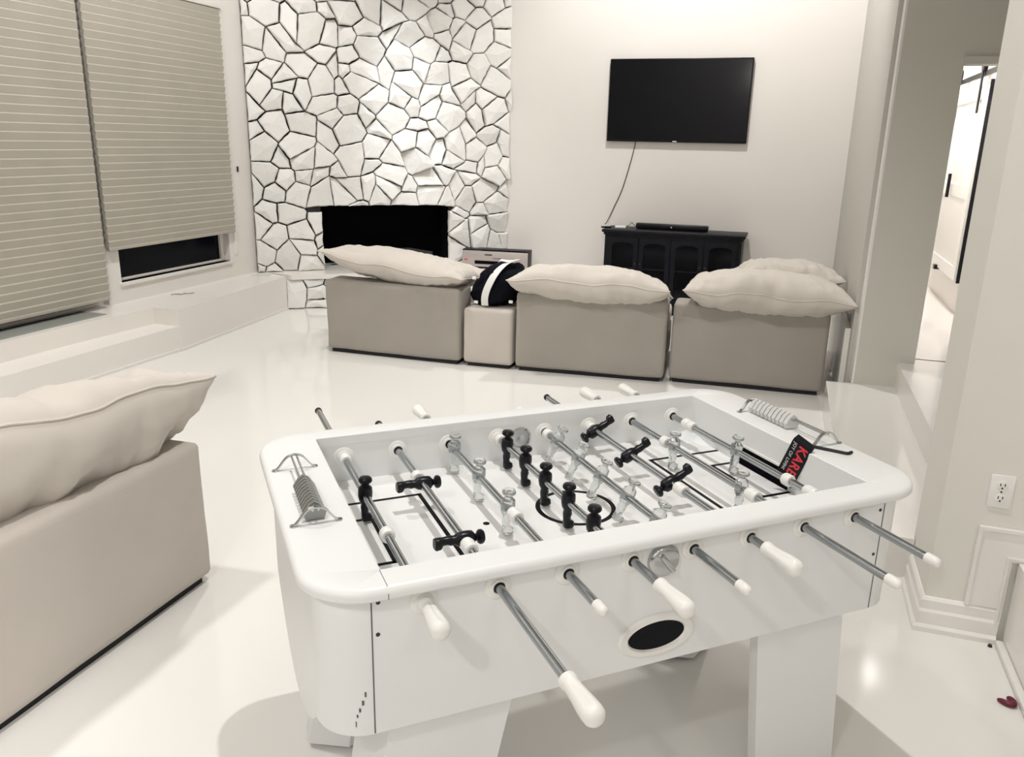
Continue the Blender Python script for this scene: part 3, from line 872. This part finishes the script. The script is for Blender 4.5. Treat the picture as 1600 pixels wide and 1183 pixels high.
# score counters
def counter(u_, v0, v1, bead_mat, beads, nb):
    g = []
    sc = bpy.data.objects.new('score_counter', None); C.objects.link(sc); sc.parent = TB
    for v_ in (v0, v1):
        bm = bmesh.new()
        arch = [(-.048, 0), (-.040, .004), (-.020, .028), (-.006, .034), (.006, .034), (.020, .028), (.040, .004), (.048, 0)]
        ribbon(bm, [(u_+x, v_, zt+.002+z) for x, z in arch], .010, .003, (0, 1, 0))
        for s_ in (-1, 1): add_lathe(bm, (u_+s_*.047, v_, zt), (0, 0, 1), [(0, .008), (.003, .0075), (.004, .003)], 12)
        link('bracket', bm, 'chrome', sc, True)
    bm = bmesh.new()
    for du in (-.006, .006): add_lathe(bm, (u_+du, v0, zt+.030), (0, 1, 0), [(0, .0027), (v1-v0, .0027)], 10)
    link('counter_rail', bm, 'chrome', sc, True)
    s0, s1 = beads
    for k in range(nb):
        bm = bmesh.new(); y = s0+(s1-s0)*(k+.5)/nb; t = abs(s1-s0)/nb*.80
        P = [(0, .016), (-.012, .008), (-.024, -.010), (-.019, -.024), (.019, -.024), (.024, -.010), (.012, .008)]
        loft(bm, [[Vector((u_+x, y+dy, zt+.028+z)) for x, z in P] for dy in (-t/2, t/2)])
        link('counter_bead', bm, bead_mat, sc)
counter(-.678, -.135, .175, 'dgrey', (-.125, .035), 10)
counter(.682, -.135, .175, 'frost', (-.005, .165), 10)

# allen key on the rim
def TU(u_, v_, z): 
    c_, s_ = cos(.7153), sin(.7153); return Vector((-.437+c_*u_-s_*v_, 1.872+s_*u_+c_*v_, z))
bm = bmesh.new()
k = [TU(.636, -.142, zt+.0035), TU(.670, -.190, zt+.0035), TU(.683, -.209, zt+.0035), TU(.688, -.211, zt+.0035), TU(.703, -.207, zt+.0035)]
add_tube(bm, k, .0045, 6)
tag(link('hex_key', bm, 'blackpl', None, False), 'small black hex key lying on the right end of the table rim', 'tool')

# black tag standing out of the right goal
def build_tag():
    p0, p1 = TU(.585, -.100, .775), TU(.592, -.150, .905)
    t = thing('brand_tag', (0, 0, 0), 0, 'black strap tag with red KARE lettering standing out of the right goal', 'tag')
    ax = (p1-p0).normalized()                       # upwards along the strap
    side = (TU(1, 0, 0)-TU(0, 0, 0))*.30 + (TU(0, -1, 0)-TU(0, 0, 0))
    side = (side-ax*side.dot(ax)).normalized()
    nrm = side.cross(ax).normalized()               # towards the camera side
    if nrm.dot(Vector((0, 0, 1.65))-p0) < 0: nrm = -nrm
    L = (p1-p0).length; w = .060
    bm = bmesh.new(); rows = []
    N = 14
    def pt(s_, x, off=0):
        bend = .010*smoothstep(1-s_*4)
        curl = -.012*smoothstep((s_-.9)/.1)
        return p0+ax*(s_*L)+side*(x*w/2)+nrm*(off+bend+curl)
    loops = []
    for i in range(N+1):
        s_ = i/N; ww = 1 if s_ < .97 else .93
        loops.append([pt(s_, -ww, .0012), pt(s_, ww, .0012), pt(s_, ww, -.0012), pt(s_, -ww, -.0012)])
    loft(bm, loops); link('strap', bm, 'blackpl', t)
    def text(body, size, s_start, x_off, m, nm, bold=0):
        cu = bpy.data.curves.new(nm, 'FONT'); cu.body = body; cu.size = size; cu.extrude = .0003; cu.offset = bold
        cu.align_x = 'LEFT'; cu.space_character = 1.12
        to = bpy.data.objects.new(nm, cu)
        me = bpy.data.meshes.new_from_object(to); bpy.data.objects.remove(to)
        me.materials.append(M[m]); o = bpy.data.objects.new(nm, me); C.objects.link(o); o.parent = t
        # text x runs down the strap, text up points to +side
        X = -ax; Y = side; Z = X.cross(Y)
        if Z.dot(nrm) < 0: Y = -side; Z = X.cross(Y)
        base = p0+ax*(L*s_start)+side*x_off+nrm*.0018
        o.matrix_world = Matrix(((X.x, Y.x, Z.x, base.x), (X.y, Y.y, Z.y, base.y), (X.z, Y.z, Z.z, base.z), (0, 0, 0, 1)))
        return o
    text('KARE', .037, .89, -.004, 'red', 'lettering', .0009)
    text('JOY OF LIVING', .0135, .88, -.022, 'whiteprint', 'lettering')
build_tag()

# ------------------------------------------------------------------ lights (ceiling lamps and added fill)
def spot(loc, tgt, e, ang=120, size=.06, blend=.6, col=(1, .983, .957)):
    l = bpy.data.lights.new('lamp_or_fill', 'SPOT'); l.energy = e; l.spot_size = radians(ang); l.spot_blend = blend
    l.shadow_soft_size = size; l.color = col
    o = bpy.data.objects.new('lamp_or_fill', l); C.objects.link(o); o.location = loc
    o.rotation_euler = (Vector(tgt)-Vector(loc)).to_track_quat('-Z', 'Y').to_euler()
    return o
def area_fill(loc, tgt, e, sx, sy, col=(1, .98, .955)):
    l = bpy.data.lights.new('lamp_or_fill', 'AREA'); l.energy = e; l.shape = 'RECTANGLE'; l.size = sx; l.size_y = sy; l.color = col
    o = bpy.data.objects.new('lamp_or_fill', l); C.objects.link(o); o.location = loc
    o.rotation_euler = (Vector(tgt)-Vector(loc)).to_track_quat('-Z', 'Y').to_euler()
    return o
spot((-.47, 1.95, 4.9), (-.5, 1.95, 0), 410, 110, .03)                # over the table
spot((1.3, .0, 4.7), (-2.45, .85, .2), 520, 25, .10, 1.0)                      # added spot right of the camera, brightens the lower left sofa
spot((-.72, -1.1, 3.1), (-.9, 1.2, .5), 85, 110, .06)                 # behind the camera
spot((-3.0, 6.6, 4.7), (-3.75, 7.8, 2.0), 300, 22, .05, .9, (.93, .97, 1))     # stone washer
spot((-1.1, 6.6, 4.6), (-.5, 8.3, 1.7), 430, 130, .12)
spot((-3.0, 4.9, 4.8), (-4.9, 5.0, .9), 370, 130, .12)
spot((-3.0, 2.4, 4.8), (-4.4, 3.2, .4), 330, 130, .12)
area_fill((-.5, -2.6, 4.8), (-.5, -4.2, 1.9), 155, 3.5, .5)  # added soft fill, bounced off the unseen wall behind the camera
area_fill((3.4, -1.6, 4.8), (5.4, -1.6, 1.5), 125, .6, 3.0)  # added soft fill, bounced off the unseen far right wall
spot((1.05, 6.9, 2.85), (1.3, 7.4, .6), 170, 150, .15)
spot((1.05, 8.9, 2.85), (1.2, 8.9, .6), 170, 150, .15)
w = bpy.data.worlds.new('world'); w.use_nodes = True; S.world = w
w.node_tree.nodes['Background'].inputs[0].default_value = (.002, .002, .004, 1)
S.view_settings.view_transform = 'Standard'; S.view_settings.look = 'None'
S.view_settings.exposure = -.34; S.view_settings.gamma = 1
try: S.view_settings.use_curve_mapping = False
except Exception: pass
